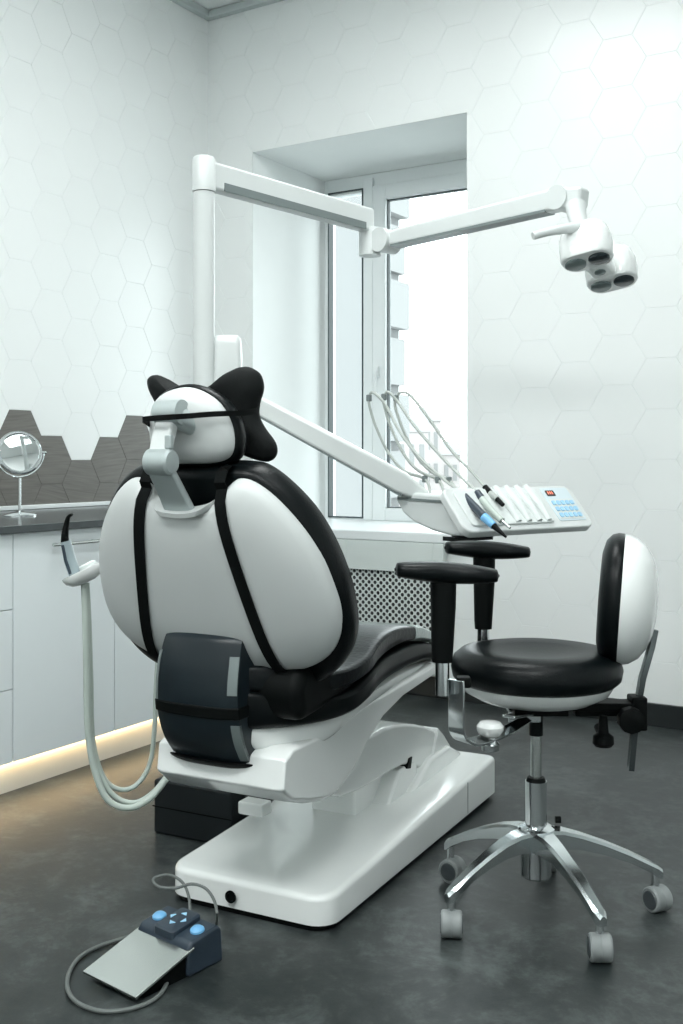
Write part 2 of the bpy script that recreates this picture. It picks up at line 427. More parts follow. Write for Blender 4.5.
# corner seen at px ~403
def out(px, d, z): w = W(px, 458, d); return (w.x, w.y, z)
cA = out(382, 15., 0)
mk('building_wall', bx2((cA[0]-9, cA[1], -6), (cA[0], cA[1]+.5, 12)), M['stucco'], nbh, True, smooth=False)
b = nb()
for k in range(22): box(b, (cA[0]-.06+(.07 if k % 2 else 0), cA[1]+.23, -5.6+.8*k), (.30, .58, .66))
mk('corner_block', b, M['quoin'], nbh, True, smooth=False)
for i, (px, w_, top) in enumerate(((409, 1.5, 2.2), (425, 1.3, 2.9), (443, 1.6, 1.2))):
    p = out(px, 50.+i*6, 0)
    d = thing('distant_building', ['pinkish far building seen through the right pane, tallest', 'pinkish far building in the middle of the right pane', 'low pinkish far building at the right of the pane'][i], 'building', (p[0], p[1], -8), TH)
    mk('facade', bx((0, 0, (top+8)/2), (w_, 4, top+8)), M['brickpink'], d, smooth=False)
    b = nb(); prism(b, [(-2.1, top+8), (2.1, top+8), (0, top+8.8)], -w_/2-.1, w_/2+.1, 'x'); mk('roof', b, M['quoin'], d, smooth=False)
    for a in range(3):
        for c in range(3): mk('window', bx(((a-1)*w_*.3, -2.01, top+7-c*1.6), (w_*.14, .06, .9)), M['quoin'], d, smooth=False)
struct(mk('ground_outside', bx2((-60, 3, -8.2), (60, 90, -8)), M['pavement'], smooth=False))

# ================================================================== CABINETS ON THE LEFT
FX = .75
def cabinet(y0, y1, label, doors):
    t = thing('base_cabinet', label, 'cabinet', (FX/2, (y0+y1)/2, 0), 0, 'base cabinets under the worktop')
    mk('body', bx2((.03, y0, .098), (FX-.02, y1, .798)), M['cabin'], t, True, smooth=False)
    for k, z0, z1, hy in doors:
        d = mk(k, bx2((FX-.0195, y0+.0018, z0+.0015), (FX, y1-.0018, z1-.0015)), M['cab'], t, True, bevel=.0012)
        if hy:
            b = nb(); tube(b, [(FX+.028, hy[0], hy[2]), (FX+.028, hy[1], hy[2])], .0055, 12)
            for yy in (hy[0]+.03, hy[1]-.03): tube(b, [(FX, yy, hy[2]), (FX+.028, yy, hy[2])], .0045, 8)
            mk('handle', b, M['brushed'], d, True)
cabinet(-2.317, -1.877, 'pale base cabinet with three drawers at left edge', [('drawer', .098, .323, (-2.21, -1.98, .30)), ('drawer', .323, .567, (-2.21, -1.98, .54)), ('drawer', .567, .80, (-2.21, -1.98, .757))])
cabinet(-1.877, -1.437, 'pale base cabinet with one tall door and bar handle behind the suction holder', [('door', .098, .80, (-1.741, -1.515, .755))])
cabinet(-1.437, -.997, 'pale base cabinet with plain door seen beside the chair hoses', [('door', .098, .80, (-1.30, -1.07, .755))])
cabinet(-.997, -.50, 'pale base cabinet hidden behind the dental chair near the corner', [('door', .098, .80, (-.86, -.63, .755))])
wt = mk('worktop', bx2((.002, -2.32, .80), (FX+.02, -.50, .824)), M['counter'], bevel=.002)
tag(wt, 'dark grey stone worktop on the pale cabinets', 'worktop')
tag(mk('wall_upstand', bx2((.0022, -2.32, .8245), (.02, -.50, .842)), M['upvc'], bevel=.003), 'thin white upstand strip between worktop and wood-look tiles', 'upstand')
tag(mk('plinth', bx2((.66, -2.317, 0), (.715, -.50, .0975)), M['plinth'], smooth=False), 'white plinth under the cabinets lit by warm light', 'plinth')
tag(mk('light_strip', bx2((.722, -2.30, .0945), (.734, -.52, .0985)), M['led'], smooth=False), 'warm light strip under the base cabinets', 'light strip')

# vanity mirror on the worktop
mx_, my_ = .36, -1.506
vm = thing('vanity_mirror', 'round chrome vanity mirror standing on the worktop', 'mirror', (mx_, my_, .824))
fw = (CAM-Vector((mx_, my_, CAM.z))); ang = math.atan2(fw.y, fw.x)+.22
def vmx(p): return Matrix.Rotation(ang, 4, 'Z') @ Vector(p)
b = nb(); lathe(b, [(.060, 0), (.060, .004), (.054, .009), (.02, .014), (.007, .02)], 40); mk('base', b, M['chrome'], vm)
mk('pole', tb([(0, 0, .012), (0, 0, .135)], .0055), M['chrome'], vm)
tilt = Matrix.Translation((0, 0, .225)) @ Matrix.Rotation(ang, 4, 'Z') @ Matrix.Rotation(radians(90-14), 4, 'Y')
def torus(R, r, mt, n=48, k=10):
    b = nb()
    for i in range(n):
        pass
    P = [[mt @ Vector(((R+r*cos(2*pi*j/k))*cos(2*pi*i/n), (R+r*cos(2*pi*j/k))*sin(2*pi*i/n), r*sin(2*pi*j/k))) for j in range(k)] for i in range(n+1)]
    V = [[b.verts.new(p) for p in r_] for r_ in P[:-1]]
    for i in range(n):
        for j in range(k): b.faces.new((V[i][j], V[(i+1) % n][j], V[(i+1) % n][(j+1) % k], V[i][(j+1) % k]))
    return b
mk('ring', torus(.073, .007, tilt), M['chrome'], vm)
b = nb(); lathe(b, [(.069, -.003), (.070, .003), (.060, .0045)], 48, tilt); mk('mirror_glass', b, M['mirror'], vm)
yoke = [Matrix.Translation((0, 0, .225)) @ Matrix.Rotation(ang, 4, 'Z') @ Vector((0, .085*cos(a), .085*sin(a))) for a in [radians(180+i*10) for i in range(19)]]
b = nb(); tube(b, yoke, .003, 8); 
for s in (-1, 1): tube(b, [Matrix.Translation((0, 0, .225)) @ Matrix.Rotation(ang, 4, 'Z') @ Vector((0, s*.078, 0)), Matrix.Translation((0, 0, .225)) @ Matrix.Rotation(ang, 4, 'Z') @ Vector((0, s*.094, 0))], .005, 8)
mk('yoke', b, M['chrome'], vm)

# ================================================================== DENTAL CHAIR (local frame: +y towards the foot end)
CO = Vector((1.8715, -2.1655, 0)); HC = TH-radians(27.5)
ch = thing('dental_chair', 'white and black dental chair seen from behind beside the stool', 'dental chair', CO, HC)
# base plate
def rr_ring(x0, x1, y0, y1, r, zf, ins=0, n=6):
    ym = (y0+y1)/2; rb = .018            # the far corners are sharper than the near ones
    P = rrect((x0+x1)/2, ym, (x1-x0)/2-ins, (y1-y0)/2-ins, max(r-ins*.5, .01), n); S = rrect((x0+x1)/2, ym, (x1-x0)/2-ins, (y1-y0)/2-ins, rb, n)
    return [Vector((*(q if p[1] > ym else p), zf(p[1]))) for p, q in zip(P, S)]
zt = lambda y: .078+.046*max(0, min(1, (y+.03)/1.06))
b = nb()
R = [rr_ring(-.216, .216, -.040, 1.045, .055, lambda y: .014)]
R.append(rr_ring(-.216, .216, -.040, 1.045, .055, lambda y: zt(y)-.014))
for k in range(1, 6):
    a = k/5*pi/2; R.append(rr_ring(-.216, .216, -.040, 1.045, .055, (lambda a: lambda y: zt(y)-.014*(1-sin(a)))(a), .014*(1-cos(a))))
rings(b, R); mk('base', b, M['white'], ch, angle=50)
b = nb(); rings(b, [rr_ring(-.206, .206, -.035, 1.025, .05, lambda y: 0.001), rr_ring(-.206, .206, -.035, 1.025, .05, lambda y: .0145)]); mk('base_foot', b, M['matte'], ch, label='black foot strip below the white base')
mk('base_seam', bx((.2165, .80, .062), (.0015, .002, .088)), M['greystrip'], ch, label='thin seam line on the base side')
b = nb(); lathe(b, [(.014, 0), (.014, .003), (.009, .003), (.008, -.001)], 24, Matrix.Translation((-.03, -.046, .042)) @ Matrix.Rotation(pi/2, 4, 'X')); mk('plug_hole', b, M['matte'], ch, label='round black cap')
# raised rear saddle on the base
b = nb(); prism(b, [(.62, .10), (.78, .165), (.92, .17), (1.02, .125), (1.02, .10)], -.115, .115, 'x'); mk('pivot_block', b, M['white'], ch, bevel=.012, seg=3)
# telescopic cover between base and arm
b = nb(); prism(b, [(.42, .08), (.42, .21), (.60, .21), (.68, .09)], -.082, .048, 'x'); mk('lift_cover', b, M['white'], ch, bevel=.008, seg=3)
b = nb(); prism(b, [(.505, .08), (.60, .175), (.72, .175), (.72, .09)], -.09, .095, 'x'); mk('lift_cover', b, M['white'], ch, bevel=.008, seg=3)
b = nb(); prism(b, [(.64, .17), (.655, .195), (.675, .195), (.665, .165)], -.097, .099, 'x'); mk('cable_slot', b, M['matte'], ch)
# lift arm
arm = [(.05, .33), (.22, .335), (.36, .325), (.42, .312), (.50, .313), (.57, .306), (.64, .294), (.707, .278), (.78, .256), (.85, .228), (.90, .195), (.95, .155), (.985, .115), (.975, .10), (.84, .10), (.80, .115), (.74, .145), (.679, .172), (.62, .184), (.54, .188), (.44, .186), (.34, .19), (.25, .20), (.14, .235), (.06, .27)]
b = nb(); prism(b, arm, -.095, .095, 'x'); mk('lift_arm', b, M['white'], ch, bevel=.012, seg=3)
b = nb(); prism(b, [(.862, .236), (.905, .208), (.955, .165), (1.0, .11), (.99, .098), (.835, .098), (.80, .12), (.815, .16)], -.101, .101, 'x'); mk('pivot_cap', b, M['white'], ch, bevel=.01, seg=3)
# housing under the seat (rear lip, side panels)
hs = [(-.178, .345), (-.17, .408), (-.135, .425), (-.06, .425), (.05, .425), (.2, .45), (.42, .462), (.64, .472), (.66, .452), (.42, .430), (.30, .40), (.20, .345), (.14, .302), (.069, .272), (0, .272), (-.066, .287), (-.14, .312)]
b = nb()
Rg = []
for x, f in ((-.138, .86), (-.134, .95), (-.125, 1.), (0, 1.), (.165, 1.), (.178, .97), (.186, .88)):
    Rg.append([Vector((x, .1+(y-.1)*(.97+.03*f), .38+(z-.38)*f)) for y, z in hs])
rings(b, Rg); mk('seat_housing', b, M['white'], ch, bevel=.012, seg=3)
# white pan between housing and black shell
pan = [(-.19, .07, .44, .475), (-.16, .115, .415, .47), (-.11, .15, .398, .47), (-.05, .178, .390, .47), (.02, .196, .398, .47), (.11, .20, .425, .475), (.25, .19, .436, .485), (.40, .178, .442, .49), (.54, .170, .445, .487), (.66, .162, .446, .475), (.72, .150, .448, .468), (.74, .13, .452, .464)]
b = nb(); loft_y(b, pan, .5); mk('seat_pan', b, M['white'], ch)
# black under shell
shl = [(-.20, .08, .47, .545), (-.175, .125, .460, .55), (-.13, .165, .456, .54), (-.08, .195, .453, .532), (-.02, .22, .453, .522), (.05, .235, .457, .522), (.13, .235, .470, .538), (.20, .222, .478, .548), (.28, .21, .484, .556), (.40, .20, .488, .557), (.50, .193, .486, .554), (.60, .187, .479, .539), (.69, .178, .468, .515), (.74, .165, .460, .496), (.765, .14, .458, .480)]
b = nb(); loft_y(b, shl, .42, dish=.01); mk('seat_shell', b, M['gloss'], ch, label='black glossy shell below the seat cushion')
cu = [(-.185, .10, .54, .60), (-.15, .145, .535, .60), (-.10, .18, .525, .59), (-.04, .212, .518, .575), (.04, .232, .521, .572), (.125, .236, .533, .582), (.20, .220, .543, .596), (.28, .206, .55, .607), (.36, .197, .554, .609), (.43, .192, .554, .605), (.50, .188, .550, .595)]
b = nb(); loft_y(b, cu, .36, dish=.012); mk('seat_cushion', b, M['cushtop'], ch, label='black padded seat cushion')
fc = [(.495, .191, .549, .600), (.55, .189, .543, .588), (.61, .185, .532, .566), (.66, .178, .520, .548), (.69, .16, .515, .533)]
b = nb(); loft_y(b, fc, .36, dish=.008); mk('foot_cover', b, M['film'], ch, label='pale see-through foil cover on the foot end')

# ---- backrest
AL = radians(21)
def B(x, t, d=0.):
    return Vector((x+.008, -.135-sin(AL)*t-cos(AL)*d, .675+cos(AL)*t-sin(AL)*d))
half = [(x*.975, t) for x, t in ((0, .286), (.035, .289), (.065, .297), (.085, .310), (.107, .328), (.13, .338), (.163, .330), (.205, .298), (.250, .243), (.283, .18), (.301, .11), (.306, .05), (.297, .0), (.272, -.042), (.232, -.073), (.18, -.093), (.115, -.103), (.05, -.106), (0, -.107))]
def mirror_outline(h):
    return [(x, t) for x, t in h]+[(-x, t) for x, t in h[-2:0:-1]]
def densify(P, n):
    Q = [Vector((p[0], p[1], 0)) for p in P]; m = len(Q); out = []
    for i in range(m):
        p0, p1, p2, p3 = Q[i-1], Q[i], Q[(i+1) % m], Q[(i+2) % m]
        for k in range(n):
            t = k/n; v = .5*((2*p1)+(p2-p0)*t+(2*p0-5*p1+4*p2-p3)*t*t+(3*p1-p0-3*p2+p3)*t**3); out.append((v.x, v.y))
    return out
OUT = densify(mirror_outline(half), 4)
CT = .09
def dome(s): return .070*(1-s**3.2)**.42 if s < 1 else 0.
b = nb()
def lipw(x, t): return max(0., min(1., (.085-abs(x))/.030)) if t > .2 else 0.
R = [[B(x, t, -.01+.042*lipw(x, t)) for x, t in OUT]]
for s in (1., .998, .994, .986, .975, .962, .95, .91, .86, .8, .72, .62, .5, .36, .2, .06):
    R.append([B(x*s, CT+(t-CT)*s, max(dome(s), .070*lipw(x, t) if s > .9 else 0)) for x, t in OUT])
    if s < .98:                            # let the top notch fade out towards the middle of the shell
        for i, (x, t) in enumerate(OUT):
            full = .338 if abs(x) < .13 and t > .2 else t
            k = min(1., (1-s)/.35); k = k*k*(3-2*k); tt = t+(full-t)*k
            R[-1][i] = B(x*s, CT+(tt-CT)*s, max(dome(s), .070*lipw(x, t) if s > .9 else 0))
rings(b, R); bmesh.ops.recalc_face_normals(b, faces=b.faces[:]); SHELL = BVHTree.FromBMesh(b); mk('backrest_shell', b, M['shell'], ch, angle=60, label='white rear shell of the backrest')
chalf = [(x*.952, t) for x, t in ((0, .350), (.06, .352), (.12, .352), (.165, .345), (.212, .312), (.262, .255), (.294, .19), (.314, .115), (.319, .05), (.314, -.01), (.295, -.062), (.26, -.105), (.205, -.135), (.12, -.148), (0, -.15))]
CO_ = densify(mirror_outline(chalf), 4)
b = nb(); R = []
for s, d in ((.55, .004), (.93, .004), (.975, .001), (1., -.012), (1.005, -.035), (1., -.06), (.965, -.072), (.90, -.082), (.75, -.086), (.5, -.085), (.2, -.082)):
    R.append([B(x*s, CT+(t-CT)*s, d) for x, t in CO_])
rings(b, R); mk('backrest_cushion', b, M['leather'], ch, angle=60, label='black leather backrest cushion')
def shell_d(x, t):
    n = (B(0, 0, 1)-B(0, 0, 0)); h = SHELL.ray_cast(B(x, t, .5), -n)
    return .5-h[3] if h[0] is not None else 0.
def strap_pts(x0, t0, x1, t1, n=22, off=.003):
    return [(x0+(x1-x0)*i/n, t0+(t1-t0)*i/n, max(max(shell_d(x0+(x1-x0)*i/n+e, t0+(t1-t0)*i/n) for e in (-.012, 0, .012)), .012)+off) for i in range(n+1)]
def ribbon(P, w, th=.0025, mapf=B):
    b = nb(); R = []
    for i, p in enumerate(P):
        q = P[min(i+1, len(P)-1)]; o = P[max(i-1, 0)]
        dx, dt = q[0]-o[0], q[1]-o[1]; L = math.hypot(dx, dt) or 1; nx, nt_ = -dt/L*w/2, dx/L*w/2
        R.append([mapf(p[0]-nx, p[1]-nt_, p[2]), mapf(p[0]+nx, p[1]+nt_, p[2]), mapf(p[0]+nx, p[1]+nt_, p[2]+th), mapf(p[0]-nx, p[1]-nt_, p[2]+th)])
    rings(b, R); return b
for sx, xe in ((-1, -.175), (1, .158)):
    P = [(sx*.092, .352, -.03), (sx*.092, .360, -.01), (sx*.092, .357, .010), (sx*.093, .34, .03)]+strap_pts(sx*.094, .325, xe, -.105)
    mk('strap', ribbon(P, .026), M['webbing'], ch, label=('left' if sx < 0 else 'right')+' black webbing strap across the backrest')
# ---- lower back cover (dark panel)
prof = [(.660, .0), (.65, .014), (.62, .026), (.58, .036), (.53, .040), (.48, .034), (.44, .020), (.41, .001), (.385, -.020), (.375, -.035)]
def pan_pt(u, zk, dy=0):                    # u -1..1 across, (z, bulge)
    z, bl = zk; w = interp([(.37, .096), (.42, .101), (.5, .104), (.6, .103), (.66, .097)], z)[0]
    return Vector((.001+w*u, -.200-bl*1.0+.016*abs(u)**3-dy, z))
pf = [(p.y, p.z) for p in smoothpath([(0, a, c) for a, c in prof], 4)]
def panel_patch(u0, u1, z0, z1, dy, depth, nu=14, last=None):
    b = nb(); rows = [p for p in pf if z0-1e-6 <= p[0] <= z1+1e-6]
    G = [[b.verts.new(pan_pt(u0+(u1-u0)*i/nu, p, dy)) for i in range(nu+1)] for p in rows]
    K = [[b.verts.new(pan_pt(u0+(u1-u0)*i/nu, p, dy)+Vector((0, depth, 0))) for i in range(nu+1)] for p in rows]
    n, m = len(rows), nu+1
    for i in range(n-1):
        for j in range(m-1):
            b.faces.new((G[i][j], G[i][j+1], G[i+1][j+1], G[i+1][j])); b.faces.new((K[i][j], K[i+1][j], K[i+1][j+1], K[i][j+1]))
    for i in range(n-1):
        b.faces.new((G[i][0], G[i+1][0], K[i+1][0], K[i][0])); b.faces.new((G[i][m-1], K[i][m-1], K[i+1][m-1], G[i+1][m-1]))
    for j in range(m-1):
        b.faces.new((G[0][j], K[0][j], K[0][j+1], G[0][j+1])); b.faces.new((G[n-1][j], G[n-1][j+1], K[n-1][j+1], K[n-1][j]))
    return b
pc = mk('lumbar_cover', panel_patch(-1, 1, .37, .67, 0, .06), M['panel'], ch, bevel=.006, seg=3, label='dark slate curved cover low on the back')
mk('side_strip', panel_patch(.80, .985, .535, .625, .0015, .01, 4), M['greystrip'], pc, label='grey strip')
mk('side_strip', panel_patch(-1.01, -.93, .50, .625, .0015, .01, 4), M['greystrip'], pc, label='grey strip')
mk('side_strip', panel_patch(.84, 1.0, .392, .488, .0015, .01, 4), M['greystrip'], pc, label='grey strip')
mk('belt', panel_patch(-1.03, 1.03, .488, .520, .004, .05, 16), M['matte'], pc, label='black rubber belt across the cover', bevel=.003)
mk('bottom_slot', panel_patch(-1.06, 1.10, .374, .392, .012, .05, 12), M['matte'], pc, label='black slot where the cover enters the seat', bevel=.003)
b = nb(); lathe(b, [(.016, 0), (.016, .01), (.012, .014)], 20, Matrix.Translation((-.108, -.18, .565)) @ Matrix.Rotation(-pi/2, 4, 'Y')); mk('side_knob', b, M['matte'], pc)
# core joining seat and backrest
b = nb(); prism(b, [(-.185, .42), (-.20, .60), (-.12, .70), (-.02, .60), (.05, .54), (.05, .46)], -.10, .10, 'x'); mk('backrest_joint', b, M['matte'], ch, bevel=.01)
b = nb(); prism(b, [(-.15, .48), (-.17, .55), (-.14, .60), (-.03, .585), (.10, .555), (.10, .50)], .06, .215, 'x'); mk('joint_cover', b, M['matte'], ch, bevel=.03, seg=4)
# ---- headrest
stem = [(.004, -.240, .865), (.003, -.262, .895), (.001, -.284, .928), (-.003, -.309, .968), (-.006, -.334, 1.005)]
b = nb(); bar(b, stem, [.068, .068, .067, .062, .058], [.017]*5, (0, -1, .3)); mk('headrest_stem', b, M['alu'], ch, bevel=.006, seg=3)
b = nb(); tube(b, [(-.030, -.338, 1.022), (.020, -.338, 1.022)], .0265, 28)
tube(b, [(.020, -.338, 1.022), (.025, -.338, 1.022)], [.0265, .022], 28); mk('lower_hinge', b, M['alu'], ch)
b = nb(); bar(b, [(-.012, -.335, 1.02), (-.008, -.325, 1.07), (-.004, -.312, 1.115)], .044, .024, (0, -1, 0))
mk('headrest_link', b, M['armwhite'], ch, bevel=.005, seg=3)
b = nb(); box(b, (.016, -.338, 1.062), (.016, .012, .028)); mk('release_lever', b, M['alu'], ch, bevel=.003)
b = nb(); tube(b, [(-.028, -.312, 1.122), (.030, -.312, 1.122)], .0255, 28); mk('upper_hinge', b, M['alu'], ch)
b = nb(); tube(b, [(.005, -.312, 1.118), (.03, -.27, 1.10)], [.022, .028], 20); mk('pivot_boss', b, M['alu'], ch)
ho = densify([(-.085, 1.03), (-.092, 1.06), (-.092, 1.10), (-.080, 1.14), (-.050, 1.165), (0, 1.176), (.045, 1.166), (.085, 1.140), (.108, 1.10), (.112, 1.06), (.098, 1.032), (.06, 1.020), (0, 1.018), (-.05, 1.019)], 4)
hc = (.01, 1.09)
def hd(x, z, s, y): return Vector((hc[0]+(x-hc[0])*s, y+(z-1.09)*-.12, hc[1]+(z-hc[1])*s))
b = nb(); R = []
for s, y in ((1., -.242), (1., -.252), (.975, -.262), (.93, -.270), (.85, -.277), (.7, -.284), (.5, -.289), (.2, -.292)): R.append([hd(x, z, s, y) for x, z in ho])
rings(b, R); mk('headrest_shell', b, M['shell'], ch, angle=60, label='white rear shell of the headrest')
b = nb(); R = []
for s, y in ((.8, -.247), (1.03, -.250), (1.075, -.245), (1.09, -.235), (1.08, -.222), (1.03, -.210), (.9, -.204), (.5, -.202)): R.append([hd(x, z, s, y) for x, z in ho])
rings(b, R); mk('headrest_cushion', b, M['leather'], ch, angle=60, label='black headrest cushion rim')

# ---- butterfly head pillow strapped to the headrest (a thing of its own)
pil = thing('head_pillow', 'black butterfly-shaped head pillow strapped onto the headrest', 'pillow', CO+Matrix.Rotation(HC, 3, 'Z') @ Vector((0, -.15, 1.0)), HC)
po = densify([(-.155, 1.205), (-.130, 1.214), (-.10, 1.196), (-.06, 1.180), (0, 1.178), (.035, 1.188), (.070, 1.212), (.104, 1.223), (.132, 1.210), (.140, 1.180), (.130, 1.15), (.126, 1.12), (.140, 1.09), (.160, 1.062), (.162, 1.038), (.145, 1.022), (.112, 1.028), (.07, 1.045), (.01, 1.055), (-.05, 1.045), (-.10, 1.028), (-.135, 1.030), (-.150, 1.055), (-.140, 1.09), (-.128, 1.12), (-.132, 1.15), (-.150, 1.18)], 4)
offp = Vector((0, -.15, 1.0))
b = nb(); R = []
for s, dy in ((.25, -.040), (.6, -.040), (.8, -.034), (.92, -.024), (.985, -.011), (1., 0), (.985, .011), (.92, .024), (.8, .034), (.6, .040), (.25, .042)):
    R.append([Vector((x*s-.022, -.163+dy-(z-1.12)*.1+(.02*abs(x)/.15), 1.12+(z-1.12)*s))-offp for x, z in po])
rings(b, R); mk('pillow_body', b, M['fabric'], pil, angle=80)
sp = [(-.084, -.246, 1.098), (-.082, -.272, 1.100), (-.066, -.304, 1.104), (-.042, -.342, 1.108), (.022, -.342, 1.111), (.05, -.314, 1.114), (.085, -.299, 1.117), (.112, -.276, 1.119), (.126, -.238, 1.121), (.128, -.205, 1.125), (.122, -.175, 1.130), (.108, -.15, 1.134)]
b = nb(); bar(b, [Vector(p)-offp for p in smoothpath(sp, 4)], .0025, .011, (0, 0, 1)); mk('strap', b, M['webbing'], pil, label='black strap around the headrest')

# ================================================================== UNIT BEHIND THE CHAIR: dark floor box, column, light post
un = thing('water_unit', 'dark floor box with white column behind the dental chair', 'dental unit', CO+Matrix.Rotation(HC, 3, 'Z') @ Vector((-.39, .42, 0)), HC)
b = nb(); box(b, (0.005, .03, .074), (.255, .30, .148)); mk('floor_box', b, M['boxdark'], un, bevel=.008, seg=3, label='dark charcoal floor box')
mk('box_seam', bx((.005, -.121, .075), (.258, .002, .003)), M['matte'], un)
b = nb(); box(b, (.145, -.03, .095), (.09, .06, .05)); mk('floor_duct', b, M['boxdark'], un, bevel=.006)
b = nb(); box(b, (.0, .03, .50), (.20, .22, .70)); mk('column', b, M['white'], un, bevel=.03, seg=4, label='white unit column')
b = nb(); box(b, (.225, -.15, .132), (.075, .05, .034)); mk('valve_cover', b, M['white'], un, bevel=.006)

dl = thing('dental_lamp', 'white jointed dental lamp on a tall post behind the chair', 'dental lamp', W(204, 560, 3.1), 0)
PB = W(204, 400, 3.1)
def on_post(z): return Vector((PB.x, PB.y, z))
mk('post', tb([on_post(.84), on_post(1.8)], .031, 32), M['armwhite'], dl, True)
b = tb([on_post(1.802), on_post(1.893), on_post(1.902), on_post(1.904)], [.034, .034, .030, .02], 32); mk('post_cap', b, M['armwhite'], dl, True)
# first arm, horizontal
J1 = W(370, 215, 3.69); J1.z = 1.848
b = nb(); A0 = on_post(1.852); bar(b, [A0+(J1-A0)*.02, J1], [.045, .045], [.082, .082]); mk('rail_arm', b, M['armwhite'], dl, True, bevel=.010, seg=4)
dirA = (J1-A0).normalized()
b = nb(); nrm = Vector((dirA.y, -dirA.x, 0)); bar(b, [A0+dirA*.06+Vector((0, 0, -.027))+nrm*.0225, J1-dirA*.05+Vector((0, 0, -.027))+nrm*.0225], .004, .024); mk('arm_groove', b, M['greystrip'], dl, True, label='grey groove line along the arm')
JB = J1+Vector((0, 0, -.075))
b = tb([JB+Vector((0, 0, .05)), JB+Vector((0, 0, -.045))], .038, 28); mk('elbow_joint', b, M['armwhite'], dl, True)
S0 = W(386, 241, 3.66); S1 = W(562, 199, 3.15)
side = (S1-S0).cross(Vector((0, 0, 1))).normalized()
mk('elbow_barrel', tb([S0-side*.04, S0+side*.04], .041, 28), M['armwhite'], dl, True)
b = nb(); bar(b, [S0, S0+(S1-S0)*.5, S1], .05, [.056, .062, .068]); mk('spring_arm', b, M['armwhite'], dl, True, bevel=.012, seg=4)
b = nb(); bar(b, [S0+(S1-S0)*.06+Vector((0, 0, -.026)), S1-(S1-S0)*.06+Vector((0, 0, -.030))], .052, .008); mk('arm_edge', b, M['greystrip'], dl, True, label='grey lower edge of the arm')
mk('head_barrel', tb([S1-side*.034, S1+side*.034], .036, 28), M['armwhite'], dl, True)
K = W(576, 206, 3.12)
b = nb(); bar(b, [S1, W(585, 198, 3.10)], .058, .060); mk('head_bracket', b, M['armwhite'], dl, True, bevel=.012, seg=3)
mk('swivel', tb([W(576, 206, 3.10), W(577, 216, 3.08), W(582, 232, 3.06)], [.030, .027, .024], 24), M['armwhite'], dl, True)
# head: two rounded lobes joined by a waist, lenses underneath
HM = Matrix.Translation(W(600, 271, 3.08)) @ Matrix.Rotation(TH, 4, 'Z') @ Matrix.Rotation(radians(-21), 4, 'X')
def lobe(cx, cy, h, lens_off, rot):
    mt = HM @ Matrix.Translation((cx, cy, 0)) @ Matrix.Rotation(rot, 4, 'Z')
    b = nb(); pr = [(.93, -.004), (1.0, .004), (1.02, h*.35), (.99, h*.62), (.88, h*.83), (.66, h*.96), (.35, h*1.02), (.05, h*1.03)]
    ol = rrect(0, 0, .074, .050, .046, 8)
    rings(b, [[mt @ Vector((x*k, y*k, z)) for x, y in ol] for k, z in pr]); o = mk('lamp_lobe', b, M['white'], dl, True, angle=60)
    for sx, mm in ((-1, lens_off[0]), (1, lens_off[1])):
        b = nb(); lathe(b, [(.026, -.0105), (.030, -.008), (.030, .002)], 28, mt @ Matrix.Translation((sx*.034, 0, 0))); mk('lens', b, M[mm], o, True, label='dark lens' if mm == 'lens' else 'grey lens')
lobe(-.050, -.060, .115, ('lens2', 'lens'), radians(-30))
lobe(.050, .062, .110, ('lens2', 'lens'), radians(-30))
b = nb(); rings(b, [[HM @ Vector((x, y, z)) for x, y in ((-.050-w_, -.060), (-.050+w_, -.060), (w_*.6, -w_*.5), (.050+w_, .062), (.050-w_, .062), (-w_*.6, w_*.5))] for w_, z in ((.040, -.003), (.044, .01), (.036, .05), (.02, .06))]); mk('lamp_bridge', b, M['white'], dl, True, bevel=.006, seg=3)
b = nb(); lathe(b, [(.013, -.0075), (.016, -.006), (.016, .002)], 20, HM); mk('sensor', b, M['lens2'], dl, True, label='small grey sensor')
hp = [W(583, 227, 3.04), W(565, 229, 3.01), W(548, 232, 2.99), W(533, 236, 2.98)]
mk('lamp_handle', tb(smoothpath(hp, 5), [.017, .014, .012, .011], 16), M['armwhite'], dl, True)

# ---- delivery arm and instrument tray
TW = Matrix.Translation(W(465, 533, 2.80)) @ Matrix.Rotation(TH+radians(35), 4, 'Z')   # local x along the panel, y back
TO = W(465, 533, 2.80)
dt = thing('delivery_unit', 'white instrument tray with key panel on a sloping arm', 'dental tray', (TO.x, TO.y, .80), TH+radians(35))
def T(x, y, z): return TW @ Vector((x, y, z-TO.z))
P2 = W(228, 400, 3.12)
def pp(z): return Vector((P2.x, P2.y, z))
b = tb([pp(.84), pp(1.30)], .026, 24); mk('pillar', b, M['armwhite'], dt, True)
b = nb(); ol = rrect(0, 0, .039, .036, .016, 5)
rings(b, [[pp(z)+Matrix.Rotation(TH, 3, 'Z') @ Vector((x*k, y*k, 0)) for x, y in ol] for k, z in ((1.1, 1.10), (1.08, 1.19), (1.03, 1.30), (1., 1.36), (.93, 1.380), (.8, 1.386), (.4, 1.388))])
mk('pillar_cap', b, M['armwhite'], dt, True, angle=50)
A1 = W(236, 393, 3.12); A2 = W(402, 483, 3.03)
b = nb(); bar(b, [A1, A1+(A2-A1)*.5, A2, W(425, 497, 3.04)], .055, [.050, .058, .062, .035]); mk('delivery_arm', b, M['armwhite'], dt, True, bevel=.010, seg=4)
b = nb(); d1 = (A2-A1).normalized(); bar(b, [A1+d1*.04+Vector((0, 0, -.028)), A2+Vector((0, 0, -.034))], .050, .008); mk('arm_edge', b, M['greystrip'], dt, True, label='grey lower edge of the arm')
TLN = .495; ZB, ZT_ = .833, .943
body = [(.035, .822), (.06, .90), (.09, .930), (.30, .934), (.318, .925), (.318, .905), (.29, .875), (.24, .85), (.16, .83), (.08, .820)]
b = nb(); rings(b, [[T(x, y, z) for y, z in body] for x in (.018, .20, TLN-.02)]); mk('tray_body', b, M['armwhite'], dt, True, bevel=.010, seg=3)
